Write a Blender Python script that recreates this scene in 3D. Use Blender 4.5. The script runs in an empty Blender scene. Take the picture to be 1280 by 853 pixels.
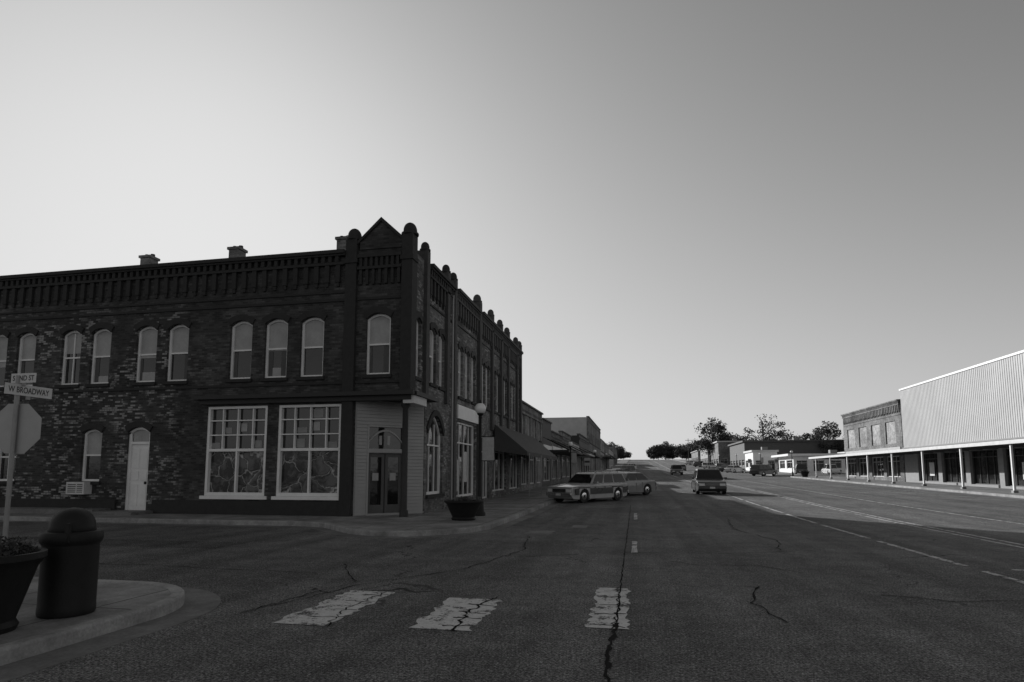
import bpy, bmesh, math, random
from mathutils import Vector, Matrix
random.seed(7)
R=random.random
def U(a,b): return a+(b-a)*R()
scene=bpy.context.scene
COL=scene.collection
# ---------------------------------------------------------------- terrain profile
PTS=[(-300,0),(-100,0),(20,0),(30,.07),(45,.27),(70,.6),(100,1.05),(150,2.0),(250,4.9),(350,8.1),(400,9.5),(430,10.0),(470,9.7),(600,6),(1500,-6),(4000,-20)]
def zraw(y):
    P=PTS
    if y<=P[0][0]: return P[0][1]
    if y>=P[-1][0]: return P[-1][1]
    n=len(P)
    def m(i):
        if i==0 or i==n-1: return 0
        a=(P[i][1]-P[i-1][1])/(P[i][0]-P[i-1][0]); b=(P[i+1][1]-P[i][1])/(P[i+1][0]-P[i][0])
        return 0 if a*b<=0 else 2*a*b/(a+b)
    for i in range(n-1):
        if P[i][0]<=y<=P[i+1][0]:
            h=P[i+1][0]-P[i][0]; t=(y-P[i][0])/h
            return (2*t**3-3*t*t+1)*P[i][1]+(t**3-2*t*t+t)*h*m(i)+(-2*t**3+3*t*t)*P[i+1][1]+(t**3-t*t)*h*m(i+1)
def zp(y):
    f=math.floor(y); t=y-f
    return zraw(f)*(1-t)+zraw(f+1)*t
# ---------------------------------------------------------------- materials
def newmat(name):
    m=bpy.data.materials.new(name); m.use_nodes=True
    nt=m.node_tree; b=nt.nodes['Principled BSDF']
    return m,nt,b
def N(nt,t,**kw):
    n=nt.nodes.new(t)
    for k,v in kw.items():
        if k in n.inputs: n.inputs[k].default_value=v
        else: setattr(n,k,v)
    return n
def L(nt,a,b): nt.links.new(a,b)
def math_(nt,op,a,b=None,clamp=False):
    n=nt.nodes.new('ShaderNodeMath'); n.operation=op; n.use_clamp=clamp
    for i,v in enumerate((a,b)):
        if v is None: continue
        if isinstance(v,(int,float)): n.inputs[i].default_value=v
        else: L(nt,v,n.inputs[i])
    return n.outputs[0]
def mixc(nt,f,a,b):
    n=nt.nodes.new('ShaderNodeMix'); n.data_type='FLOAT'
    for s,v in ((0,f),(2,a),(3,b)):
        if isinstance(v,(int,float)): n.inputs[s].default_value=v
        else: L(nt,v,n.inputs[s])
    return n.outputs[0]
def ramp(nt,x,a,b):  # smooth mask
    n=nt.nodes.new('ShaderNodeMapRange'); n.interpolation_type='SMOOTHSTEP'
    L(nt,x,n.inputs[0]); n.inputs[1].default_value=a; n.inputs[2].default_value=b
    return n.outputs[0]
def pos(nt): return nt.nodes.new('ShaderNodeNewGeometry').outputs['Position']
def noise(nt,v,scale,detail=4,rough=.55):
    n=N(nt,'ShaderNodeTexNoise',Scale=scale,Detail=detail,Roughness=rough); L(nt,v,n.inputs['Vector']); return n.outputs['Fac']
def bump(nt,b,h,strength=.3,dist=.02):
    n=N(nt,'ShaderNodeBump',Strength=strength,Distance=dist); L(nt,h,n.inputs['Height']); L(nt,n.outputs[0],b.inputs['Normal'])
def mat_plain(name,g,rough=.7,var=.25,scale=3,metal=0,bmp=.15,spec=.5):
    m,nt,b=newmat(name); p=pos(nt)
    n1=noise(nt,p,scale,5); n2=noise(nt,p,scale*9,3)
    s=math_(nt,'ADD',math_(nt,'MULTIPLY',n1,.7),math_(nt,'MULTIPLY',n2,.3))
    v=mixc(nt,s,g*(1-var*1.6),g*(1+var*1.6)); L(nt,v,b.inputs['Base Color'])
    b.inputs['Roughness'].default_value=rough; b.inputs['Metallic'].default_value=metal
    b.inputs['Specular IOR Level'].default_value=spec
    if bmp: bump(nt,b,n2,bmp,.01)
    return m
def mat_brick(name,c1,c2,mortar,worn=0,wc=.3,xlim=None,rough=.85):
    m,nt,b=newmat(name); p=pos(nt)
    sp=nt.nodes.new('ShaderNodeSeparateXYZ'); L(nt,p,sp.inputs[0])
    cb=nt.nodes.new('ShaderNodeCombineXYZ'); L(nt,math_(nt,'ADD',sp.outputs[0],sp.outputs[1]),cb.inputs[0]); L(nt,sp.outputs[2],cb.inputs[1])
    br=N(nt,'ShaderNodeTexBrick',Scale=1.0); L(nt,cb.outputs[0],br.inputs['Vector'])
    br.inputs['Brick Width'].default_value=.23; br.inputs['Row Height'].default_value=.078; br.inputs['Mortar Size'].default_value=.009
    br.inputs['Color1'].default_value=(0,0,0,1); br.inputs['Color2'].default_value=(1,1,1,1); br.inputs['Mortar'].default_value=(.5,.5,.5,1)
    rnd=nt.nodes.new('ShaderNodeSeparateColor'); L(nt,br.outputs['Color'],rnd.inputs[0]); rv=rnd.outputs[0]
    base=mixc(nt,rv,c1,c2)
    big=ramp(nt,noise(nt,p,.45,6,.65),.3,.7); streak=ramp(nt,noise(nt,p,2.5,5,.6),.3,.7)
    base=math_(nt,'MULTIPLY',base,mixc(nt,big,.55,1.5))
    base=math_(nt,'MULTIPLY',base,mixc(nt,streak,.65,1.4))
    if worn>0:
        patch=noise(nt,p,.8,5,.7)
        msk=ramp(nt,patch,.53-.12*worn,.60)
        sel=ramp(nt,math_(nt,'ADD',math_(nt,'MULTIPLY',rv,.6),math_(nt,'MULTIPLY',noise(nt,p,6,4,.7),.7)),.64,.80)
        mm=math_(nt,'MULTIPLY',msk,sel)
        if xlim is not None:
            mm=math_(nt,'MULTIPLY',mm,mixc(nt,ramp(nt,math_(nt,'ADD',math_(nt,'MULTIPLY',sp.outputs[0],-1),math_(nt,'MULTIPLY',big,1.2)),xlim,xlim+1.2),.08,1.0))
            mm=math_(nt,'MULTIPLY',mm,math_(nt,'SUBTRACT',1.0,math_(nt,'MULTIPLY',ramp(nt,sp.outputs[2],7.2,8.3),.9)))
        base=mixc(nt,mm,base,wc)
    col=mixc(nt,br.outputs['Fac'],base,math_(nt,'MULTIPLY',mixc(nt,big,.6,1.4),mortar))
    L(nt,col,b.inputs['Base Color']); b.inputs['Roughness'].default_value=rough
    h=math_(nt,'SUBTRACT',math_(nt,'MULTIPLY',streak,.5),br.outputs['Fac'])
    bump(nt,b,h,.6,.012)
    return m
M={}
def asphalt_nodes(nt,base=.115):
    p=pos(nt)
    gx=ramp(nt,noise(nt,p,38,2,.6),.32,.68); grain=ramp(nt,noise(nt,p,75,2,.7),.3,.7); mid=ramp(nt,noise(nt,p,1.5,7,.68),.28,.72); big=ramp(nt,noise(nt,p,.16,5,.6),.3,.7)
    fine=ramp(nt,noise(nt,p,9,5,.7),.3,.7)
    sp=nt.nodes.new('ShaderNodeMapping'); sp.inputs['Scale'].default_value=(1.3,.05,1); L(nt,p,sp.inputs[0])
    tracks=ramp(nt,noise(nt,sp.outputs[0],1.0,4),.3,.7)
    v=math_(nt,'MULTIPLY',mixc(nt,gx,.25,1.75),base)
    v=math_(nt,'MULTIPLY',v,mixc(nt,grain,.25,1.75))
    v=math_(nt,'MULTIPLY',v,mixc(nt,mid,.75,1.25)); v=math_(nt,'MULTIPLY',v,mixc(nt,fine,.75,1.25))
    v=math_(nt,'MULTIPLY',v,mixc(nt,big,.72,1.32))
    v=math_(nt,'MULTIPLY',v,mixc(nt,tracks,.75,1.3))
    vo=N(nt,'ShaderNodeTexVoronoi',Scale=36.0); L(nt,p,vo.inputs['Vector'])
    sc=nt.nodes.new('ShaderNodeSeparateColor'); L(nt,vo.outputs['Color'],sc.inputs[0])
    st=math_(nt,'MULTIPLY',ramp(nt,sc.outputs[0],.88,.91),math_(nt,'SUBTRACT',1.0,ramp(nt,vo.outputs['Distance'],.25,.42)))
    v=mixc(nt,st,v,.34)
    wn=N(nt,'ShaderNodeTexNoise',Scale=1.1,Detail=5.0); L(nt,p,wn.inputs['Vector'])
    vm=nt.nodes.new('ShaderNodeVectorMath'); vm.operation='MULTIPLY_ADD'; L(nt,wn.outputs['Color'],vm.inputs[0]); vm.inputs[1].default_value=(1.6,1.6,0); L(nt,p,vm.inputs[2])
    vc=N(nt,'ShaderNodeTexVoronoi',Scale=.17,feature='DISTANCE_TO_EDGE'); L(nt,vm.outputs[0],vc.inputs['Vector'])
    ck=math_(nt,'MULTIPLY',math_(nt,'SUBTRACT',1.0,ramp(nt,vc.outputs['Distance'],.001,.004)),ramp(nt,noise(nt,p,.3,2),.5,.6))
    v=mixc(nt,ck,v,.02)
    h=math_(nt,'ADD',grain,math_(nt,'MULTIPLY',gx,.7))
    return p,v,h
def mat_asphalt(name='asphalt',base=.115):
    m,nt,b=newmat(name); p,v,h=asphalt_nodes(nt,base); L(nt,v,b.inputs['Base Color']); b.inputs['Roughness'].default_value=.85
    b.inputs['Specular IOR Level'].default_value=.3
    bump(nt,b,h,.5,.01); return m
def mat_paint(name,thr=.5,g=.5):
    m,nt,b=newmat(name); p,v,h=asphalt_nodes(nt)
    k=math_(nt,'ADD',math_(nt,'MULTIPLY',noise(nt,p,3.0,7,.8),.75),math_(nt,'MULTIPLY',noise(nt,p,30,3,.7),.25))
    msk=ramp(nt,k,thr-.02,thr+.03)
    v2=math_(nt,'MULTIPLY',mixc(nt,noise(nt,p,9,4),.7,1.3),g)
    v2=math_(nt,'MULTIPLY',v2,mixc(nt,h,.8,1.0))
    L(nt,mixc(nt,msk,math_(nt,'MULTIPLY',v,.6),v2),b.inputs['Base Color']); b.inputs['Roughness'].default_value=.75; bump(nt,b,h,.4,.01); return m
def mat_concrete(name,g=.22,slab=True):
    m,nt,b=newmat(name); p=pos(nt)
    n1=ramp(nt,noise(nt,p,.9,7,.7),.28,.72); n2=noise(nt,p,35,3,.6); n3=noise(nt,p,6,4)
    v=math_(nt,'MULTIPLY',mixc(nt,n1,.55,1.4),g); v=math_(nt,'MULTIPLY',v,mixc(nt,n2,.6,1.4)); v=math_(nt,'MULTIPLY',v,mixc(nt,n3,.7,1.3))
    if slab:
        br=N(nt,'ShaderNodeTexBrick',Scale=1.0); L(nt,p,br.inputs['Vector']); br.offset=0
        br.inputs['Brick Width'].default_value=1.5; br.inputs['Row Height'].default_value=1.5; br.inputs['Mortar Size'].default_value=.012
        v=mixc(nt,br.outputs['Fac'],v,.03)
    L(nt,v,b.inputs['Base Color']); b.inputs['Roughness'].default_value=.85; bump(nt,b,n2,.3,.01); return m
def mat_glass(name,g=.012,rough=.06,wr=0,wscale=4):
    m,nt,b=newmat(name); p=pos(nt)
    n=noise(nt,p,1.3,4)
    L(nt,mixc(nt,n,g*.4,g*1.8),b.inputs['Base Color']); b.inputs['Roughness'].default_value=rough
    b.inputs['Specular IOR Level'].default_value=.7
    bump(nt,b,n,.12,.06)
    return m
def mat_sheet(name):   # crumpled translucent plastic / paper behind the shop windows, fold reflections painted as pale lines
    m,nt,b=newmat(name); p=pos(nt)
    wn=N(nt,'ShaderNodeTexNoise',Scale=1.3,Detail=3.0); L(nt,p,wn.inputs['Vector'])
    vm=nt.nodes.new('ShaderNodeVectorMath'); vm.operation='MULTIPLY_ADD'; L(nt,wn.outputs['Color'],vm.inputs[0]); vm.inputs[1].default_value=(1.5,0,1.5); L(nt,p,vm.inputs[2])
    vc=N(nt,'ShaderNodeTexVoronoi',Scale=1.5,feature='DISTANCE_TO_EDGE'); L(nt,vm.outputs[0],vc.inputs['Vector'])
    f=ramp(nt,vc.outputs['Distance'],.0,.07)
    n=ramp(nt,noise(nt,vm.outputs[0],2.2,4),.42,.62)
    L(nt,mixc(nt,f,.42,mixc(nt,n,.012,.11)),b.inputs['Base Color']); b.inputs['Roughness'].default_value=.25
    bump(nt,b,f,.7,.1); return m
M['asphalt']=mat_asphalt(); M['asphalt_dark']=mat_asphalt('asphalt_patch_dark',.075)
M['paint']=mat_paint('worn_white_paint',.45,.62); M['paint2']=mat_paint('worn_line_paint',.475,.6)
M['conc']=mat_concrete('sidewalk_concrete',.22); M['kerb']=mat_concrete('kerb_concrete',.27,False)
M['gutter']=mat_concrete('gutter_concrete',.16,False)
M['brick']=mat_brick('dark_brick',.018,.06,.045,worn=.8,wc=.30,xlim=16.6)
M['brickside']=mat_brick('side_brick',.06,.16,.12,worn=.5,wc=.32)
M['brick2']=mat_brick('brown_brick',.1,.2,.18); M['brick3']=mat_brick('pale_brick',.22,.36,.3)
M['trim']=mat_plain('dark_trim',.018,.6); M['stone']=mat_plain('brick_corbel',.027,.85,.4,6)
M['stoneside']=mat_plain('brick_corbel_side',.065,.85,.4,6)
M['white']=mat_plain('white_paint',.78,.5,.18,2); M['dwhite']=mat_plain('weathered_white',.58,.6,.3,2)
M['blind']=mat_plain('window_blind',.33,.35,.4,1.6); M['siding']=mat_plain('clapboard',.32,.6,.15,1.5)
M['glass']=mat_glass('glass'); M['plastic']=mat_sheet('crumpled_plastic')
M['roof']=mat_plain('roof_tar',.06,.9); M['grey']=mat_plain('grey_render',.28,.8); M['lgrey']=mat_plain('light_render',.45,.8,.2,1)
M['dgrey']=mat_plain('dark_render',.09,.8); M['awn']=mat_plain('awning_canvas',.06,.8,.3,1.5)
M['metalw']=mat_plain('corrugated_white_steel',.48,.6,.18,.35,bmp=.02,spec=.2)
M['pole']=mat_plain('galvanised_steel',.25,.45,.2,8,metal=.3); M['black']=mat_plain('black_metal',.012,.6,.3,8,spec=.3)
M['chrome']=mat_plain('chrome',.6,.2,.1,5,metal=1,bmp=0); M['tyre']=mat_plain('rubber',.015,.85); M['signback']=mat_plain('sign_back_aluminium',.36,.5,.12,6,metal=.2)
M['signw']=mat_plain('sign_face_light',.55,.5,.1,10); M['ink']=mat_plain('sign_lettering',.03,.6,.1)
M['crack']=mat_plain('tar_crack',.014,.95,.4,9,spec=.08); M['globe']=mat_plain('frosted_globe',.75,.3,.05,4,bmp=0)
M['soil']=mat_plain('ground_soil',.09,.95,.4,.3); M['bark']=mat_plain('bark',.06,.9,.4,6)
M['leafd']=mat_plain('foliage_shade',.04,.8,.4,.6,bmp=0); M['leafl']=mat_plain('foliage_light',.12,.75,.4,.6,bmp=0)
M['cloth']=mat_plain('banner_cloth',.35,.8,.3,8); M['litter']=mat_plain('paper_light',.5,.6,.2,5)
def carpaint(name,g):
    m,nt,b=newmat(name); p=pos(nt); n=noise(nt,p,4,5)
    L(nt,mixc(nt,n,g*.8,g*1.2),b.inputs['Base Color']); L(nt,mixc(nt,n,.2,.4),b.inputs['Roughness']); b.inputs['Coat Weight'].default_value=.5; return m
M['car_tan']=carpaint('car_paint_tan',.32); M['car_wood']=carpaint('car_wood_panel',.035); M['car_dark']=carpaint('car_paint_dark',.04)
M['car_grey']=carpaint('car_paint_grey',.18); M['car_white']=carpaint('car_paint_white',.6)
M['cglass']=mat_glass('car_glass',.01,.04); M['lens']=mat_plain('headlight_lens',.75,.1,.1,9,bmp=0)
# ---------------------------------------------------------------- mesh accumulators
class Fr:
    def __init__(s,O,d,n): s.O=Vector(O); s.d=Vector(d).normalized(); s.n=Vector(n).normalized()
    def __call__(s,a,z,o): return s.O+s.d*a+s.n*o+Vector((0,0,z))
WORLD=Fr((0,0,0),(1,0,0),(0,1,0))   # (x,z,y)
class Acc:
    def __init__(s): s.v=[]; s.f=[]
    def add(s,vs,fs):
        k=len(s.v); s.v+= [tuple(v) for v in vs]; s.f+=[tuple(i+k for i in f) for f in fs]
    def box(s,fr,a0,a1,z0,z1,o0,o1):
        vs=[fr(a,z,o) for a in (a0,a1) for z in (z0,z1) for o in (o0,o1)]
        s.add(vs,[(0,1,3,2),(4,6,7,5),(0,4,5,1),(2,3,7,6),(0,2,6,4),(1,5,7,3)])
    def wbox(s,x0,x1,y0,y1,z0,z1): s.box(WORLD,x0,x1,z0,z1,y0,y1)
    def prism(s,fr,pts,o0,o1):
        n=len(pts); vs=[fr(a,z,o0) for a,z in pts]+[fr(a,z,o1) for a,z in pts]
        s.add(vs,[tuple(range(n)),tuple(range(2*n-1,n-1,-1))]+[(i,(i+1)%n,(i+1)%n+n,i+n) for i in range(n)])
    def lathe(s,c,prof,seg=24,squash=1):
        vs=[];fs=[];n=len(prof)
        for r,z in prof:
            for i in range(seg):
                t=2*math.pi*i/seg; vs.append((c[0]+r*math.cos(t),c[1]+r*squash*math.sin(t),c[2]+z))
        for j in range(n-1):
            for i in range(seg):
                k=(i+1)%seg; fs.append((j*seg+i,j*seg+k,(j+1)*seg+k,(j+1)*seg+i))
        fs.append(tuple(range(seg-1,-1,-1))); fs.append(tuple((n-1)*seg+i for i in range(seg)))
        s.add(vs,fs)
    def tube(s,p0,p1,r0,r1,seg=10):
        p0=Vector(p0);p1=Vector(p1); q=(p1-p0).to_track_quat('Z','Y'); vs=[]
        for p,r in ((p0,r0),(p1,r1)):
            for i in range(seg):
                t=2*math.pi*i/seg; vs.append(p+q@Vector((r*math.cos(t),r*math.sin(t),0)))
        s.add(vs,[(i,(i+1)%seg,(i+1)%seg+seg,i+seg) for i in range(seg)]+[tuple(range(seg-1,-1,-1)),tuple(range(seg,2*seg))])
class Obj:
    def __init__(s,name,xf=None):
        s.e=bpy.data.objects.new(name,None); COL.objects.link(s.e); s.p={}; s.xf=xf
    def __call__(s,pn,mat,smooth=False,bev=0):
        if pn not in s.p: s.p[pn]=(Acc(),mat,smooth,bev)
        return s.p[pn][0]
    def done(s):
        for pn,(a,mat,sm,bev) in s.p.items():
            if not a.v: continue
            me=bpy.data.meshes.new(pn); me.from_pydata(a.v,[],a.f)
            bm=bmesh.new(); bm.from_mesh(me); bmesh.ops.recalc_face_normals(bm,faces=bm.faces); bm.to_mesh(me); bm.free()
            me.materials.append(M[mat])
            ob=bpy.data.objects.new(pn,me); COL.objects.link(ob); ob.parent=s.e
            if bev:
                md=ob.modifiers.new('b','BEVEL'); md.width=bev; md.segments=3; md.limit_method='ANGLE'; md.angle_limit=math.radians(35)
            if sm or bev:
                for p in me.polygons: p.use_smooth=True
                if hasattr(me,'set_sharp_from_angle'): me.set_sharp_from_angle(angle=math.radians(40))
        if s.xf: s.e.matrix_world=s.xf
        return s
def single(name,vs,fs,mat,smooth=False):
    me=bpy.data.meshes.new(name); me.from_pydata([tuple(v) for v in vs],[],fs); me.materials.append(M[mat])
    ob=bpy.data.objects.new(name,me); COL.objects.link(ob)
    if smooth:
        for p in me.polygons: p.use_smooth=True
    return ob
# ---------------------------------------------------------------- ground, road, walks
def sheet(name,xs,ys,dz,mat):
    vs=[(x,y,zp(y)+dz) for y in ys for x in xs]; nx=len(xs)
    fs=[(j*nx+i,j*nx+i+1,(j+1)*nx+i+1,(j+1)*nx+i) for j in range(len(ys)-1) for i in range(nx-1)]
    return single(name,vs,fs,mat,True)
gy=list(range(-300,-60,20))+list(range(-60,480,4))+list(range(480,600,10))+list(range(600,4001,100))
sheet('ground',[-3000,-800,-200,-60,0,60,200,800,3000],gy,-.12,'soil')
sheet('road',[-60,-30,0,30,60],list(range(-60,520)),0,'asphalt')
def ystations(y0,y1):
    return [y0]+[y for y in range(math.floor(y0)+1,math.ceil(y1)) if y0<y<y1]+[y1]
def slab(acc,x0,x1,y0,y1,dz,thick=.3):
    ys=ystations(y0,y1); vs=[]
    for y in ys:
        z=zp(y)
        vs+=[(x0,y,z+dz-thick),(x1,y,z+dz-thick),(x1,y,z+dz),(x0,y,z+dz)]
    fs=[(0,1,2,3),tuple(4*(len(ys)-1)+i for i in (3,2,1,0))]
    for j in range(len(ys)-1):
        a=4*j;b=a+4
        for i in range(4):
            k=(i+1)%4; fs.append((a+i,b+i,b+k,a+k))
    acc.add(vs,fs)
def offset(path,d):
    out=[]
    for i,p in enumerate(path):
        a=Vector(path[max(i-1,0)]); b=Vector(path[min(i+1,len(path)-1)]); t=(b-a).normalized(); out.append((p[0]+t.y*d,p[1]-t.x*d))
    return out
def band(acc,path,d0,d1,z0,z1):
    A=offset(path,d0);B=offset(path,d1);vs=[];fs=[]
    for a,b in zip(A,B): vs+=[(a[0],a[1],z0),(b[0],b[1],z0),(b[0],b[1],z1),(a[0],a[1],z1)]
    for j in range(len(path)-1):
        p=4*j;q=p+4
        for i in range(4):
            k=(i+1)%4; fs.append((p+i,q+i,q+k,p+k))
    n=4*(len(path)-1); fs+=[(0,1,2,3),(n+3,n+2,n+1,n)]
    acc.add(vs,fs)
def pad(acc,poly,z0,z1): acc.add([(x,y,z0) for x,y in poly]+[(x,y,z1) for x,y in poly],
    [tuple(range(len(poly)-1,-1,-1)),tuple(range(len(poly),2*len(poly)))]+[(i,(i+1)%len(poly),(i+1)%len(poly)+len(poly),i+len(poly)) for i in range(len(poly))])
def arc(cx,cy,r,a0,a1,n=10): return [(cx+r*math.cos(math.radians(a0+(a1-a0)*i/n)),cy+r*math.sin(math.radians(a0+(a1-a0)*i/n))) for i in range(n+1)]
sw=Obj('sidewalk')
path=[(-5.35,-30),(-5.35,-10),(-5.35,2),(-5.35,5.0)]+arc(-6.75,6.1,1.4,0,90,12)+[(-9,7.5),(-20,7.5),(-59,7.5)]
inner=offset(path,-.16)
pad(sw('near_slab','conc'),inner+[(-59,-30)],-.05,.135)
band(sw('near_kerb','kerb',bev=.03),path,-.16,.0,-.05,.15)
band(sw('near_gutter','gutter'),path,.0,.42,-.05,.006)
path2=[(-59,17.3),(-20,17.3),(-10.2,17.3),(-9.2,17.0),(-8.4,16.2),(-7.6,15.4),(-6.7,14.95),(-5.8,15.05),(-5.0,15.6),(-4.45,16.4),(-4.2,17.4),(-4.2,19),(-4.2,22)]
path2=path2[::-1]
pad(sw('corner_slab','conc'),[(x,y) for x,y in offset(path2,.16)]+[(-59,21),(-8.6,21.5),(-8.6,22)],-.05,.135)
band(sw('corner_kerb','kerb',bev=.03),path2,.0,.16,-.05,.15)
band(sw('corner_gutter','gutter'),path2,-.35,-.003,-.05,.006)
slab(sw('left_slab','conc'),-8.6,-4.36,22,430,.135)
slab(sw('left_kerb','kerb'),-4.36,-4.2,22,430,.15)
slab(sw('left_gutter','gutter'),-4.197,-3.8,22,430,.006,.05)
slab(sw('right_slab','conc'),21.16,26.3,-30,92,.135)
slab(sw('right_kerb','kerb'),21.0,21.16,-30,92,.15)
slab(sw('right_gutter','gutter'),20.5,20.997,-30,430,.006,.05)
slab(sw('right_slab_far','conc'),21.16,24.0,104,430,.135)
slab(sw('right_kerb_far','kerb'),21.0,21.16,104,430,.15)
slab(sw('lot_slab','conc'),24.0,60,104,430,.05)
sw.done()
# markings
mk=Obj('road_marking')
def mark(acc,x0,x1,y0,y1,dz=.006,jit=0,ns=8):
    ys=ystations(y0,y1)
    if jit: ys=sorted(set(ys+[y0+(y1-y0)*i/ns for i in range(ns+1)]))
    vs=[];fs=[]
    for j,y in enumerate(ys):
        a=U(-jit,jit);b=U(-jit,jit)
        vs+=[(x0+a,y,zp(y)+dz),(x1+b,y,zp(y)+dz)]
        if j: fs.append((2*j-2,2*j-1,2*j+1,2*j))
    acc.add(vs,fs)
cw=mk('crosswalk_bars','paint')
mark(cw,-3.95,-3.3,6.25,8.15,jit=.05,ns=20); mark(cw,-2.42,-1.75,6.35,7.95,jit=.05,ns=18); mark(cw,-.56,-.14,6.75,9.05,jit=.04,ns=24)
ln=mk('lane_lines','paint2')
y=-6
while y<400:
    mark(ln,5.58,5.70,y,y+4.0,jit=.012); y+=4.6
mark(ln,8.2,8.31,-10,400); mark(ln,8.52,8.63,-10,400)
mark(ln,11.9,12.02,-4,400)
mark(ln,6.2,8.1,12.0,12.12)
for k in range(24):
    y=36+k*3.6
    vs=[(20.6,y,zp(y)+.006),(20.6,y+.12,zp(y+.12)+.006),(16.6,y+3.0,zp(y+3)+.01),(16.6,y+2.88,zp(y+2.88)+.01)]
    ln.add(vs,[(0,1,2,3)])
    if k>3:
        vs=[(-3.7,y,zp(y)+.006),(-3.7,y+.12,zp(y+.12)+.006),(-.2,y+3.0,zp(y+3)+.01),(-.2,y+2.88,zp(y+2.88)+.01)]; ln.add(vs,[(0,3,2,1)])
mark(ln,-.15,-.03,13,15.2,jit=.01); mark(ln,-.15,-.03,22,25,jit=.01)
mark(mk('concrete_patches','gutter'),-3.0,-2.3,16.2,17.4,.005,.04); mark(mk('concrete_patches','gutter'),-2.0,-1.5,18.4,19.3,.005,.04)
dk=mk('asphalt_repairs','asphalt_dark')
mark(dk,-30,-9,11.9,13.1,.004,.04,3)
mk.done()
ck=Obj('road_crack')
def crack(pts,w,sub=10,j=.05):
    P=[]
    for a,b in zip(pts[:-1],pts[1:]):
        n=max(2,int(math.dist(a,b)*sub/2)); 
        for i in range(n): P.append((a[0]+(b[0]-a[0])*i/n+U(-j,j),a[1]+(b[1]-a[1])*i/n+U(-j,j)))
    P.append(pts[-1]); vs=[];fs=[]
    for i,p in enumerate(P):
        a=P[max(i-1,0)];b=P[min(i+1,len(P)-1)];t=Vector((b[0]-a[0],b[1]-a[1])).normalized();ww=w*U(.3,1.3)/2
        for s_ in (-1,1):
            x=p[0]+t.y*ww*s_; y=p[1]-t.x*ww*s_; vs.append((x,y,zp(y)+.009))
        if i: fs.append((2*i-2,2*i-1,2*i+1,2*i))
    ck('cracks','crack').add(vs,fs)
crack([(-.25,2),(-.22,4.4),(-.3,5.6),(-.25,7)],.05,26,.02); crack([(-.25,7),(-.27,9),(-.3,20),(-.33,30)],.022,10,.012)
crack([(-4.6,6.6),(-4.0,8.6),(-2.9,10.4),(-2.4,13),(-2.8,16)],.025)
crack([(-4.6,6.6),(-4.2,8.8),(-5.2,10.4)],.022); crack([(-5.2,9.4),(-8.5,9.6),(-13,9.2)],.025)
crack([(1.55,7.4),(1.4,8.4),(1.7,9.6)],.035); crack([(3.2,9.3),(3.9,9.0),(5.0,9.2)],.03); crack([(2.6,11.0),(2.0,11.7),(1.0,11.5),(.6,11.9)],.03)
crack([(2.9,14),(3.3,16),(2.7,19),(3.1,23)],.03); crack([(-.3,13),(1.5,13.2),(3.2,13.9)],.025); crack([(-3.6,12.1),(-2.2,12.0),(-1.2,12.5)],.025)
crack([(4.2,4.5),(5.5,6.2),(7.8,6.9)],.025); crack([(-3.3,6.2),(-3.5,7.2),(-3.4,8.2)],.02,30,.04)
crack([(-1.9,6.3),(-2.0,7.2),(-1.85,8.1)],.035,30,.04); crack([(-.3,6.7),(-.25,8),(-.32,9.1)],.02,30,.03)
for yy in (6.9,7.4,7.9,8.4,8.8): crack([(-.5,yy),(-.16,yy+U(-.1,.1))],.025,30,.03)
for yy in (6.5,6.9,7.2,7.6): crack([(-2.1,yy),(-1.76,yy+U(-.1,.1))],.035,30,.03)
for yy in (6.6,7.0,7.5,7.9): crack([(-3.7,yy),(-3.32,yy+U(-.1,.1))],.025,30,.03)
ck.done()
# ---------------------------------------------------------------- building helpers
def archz(a,b,zs,rise,s):
    t=(s-a)/(b-a); return zs+rise*(1-(2*t-1)**2)
def wall(acc,fr,s0,s1,z0,z1,ops,th=.3,o=0.0):
    ed=sorted(set([s0,s1]+[e for q in ops for e in q[:2] if s0<e<s1]))
    for a,b in zip(ed[:-1],ed[1:]):
        m=(a+b)/2; zz=z0
        for q in sorted([q for q in ops if q[0]<m<q[1]],key=lambda q:q[2]):
            if q[2]>zz: acc.box(fr,a,b,zz,q[2],o-th,o)
            zz=q[3]
        if zz<z1: acc.box(fr,a,b,zz,z1,o-th,o)
    for q in ops:
        if len(q)>4 and q[4]>0:
            a,b,c,d,r=q[:5]; zs=d-r; n=8; mid=(a+b)/2
            for (x0,x1,cx) in ((a,mid,a),(mid,b,b)):
                pts=[(x0+(x1-x0)*i/n,archz(a,b,zs,r,x0+(x1-x0)*i/n)) for i in range(n+1)]
                pts+= [(a,d)] if cx==a else [(b,d),]
                acc.prism(fr,pts,o-th+.002,o-.002)
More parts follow.
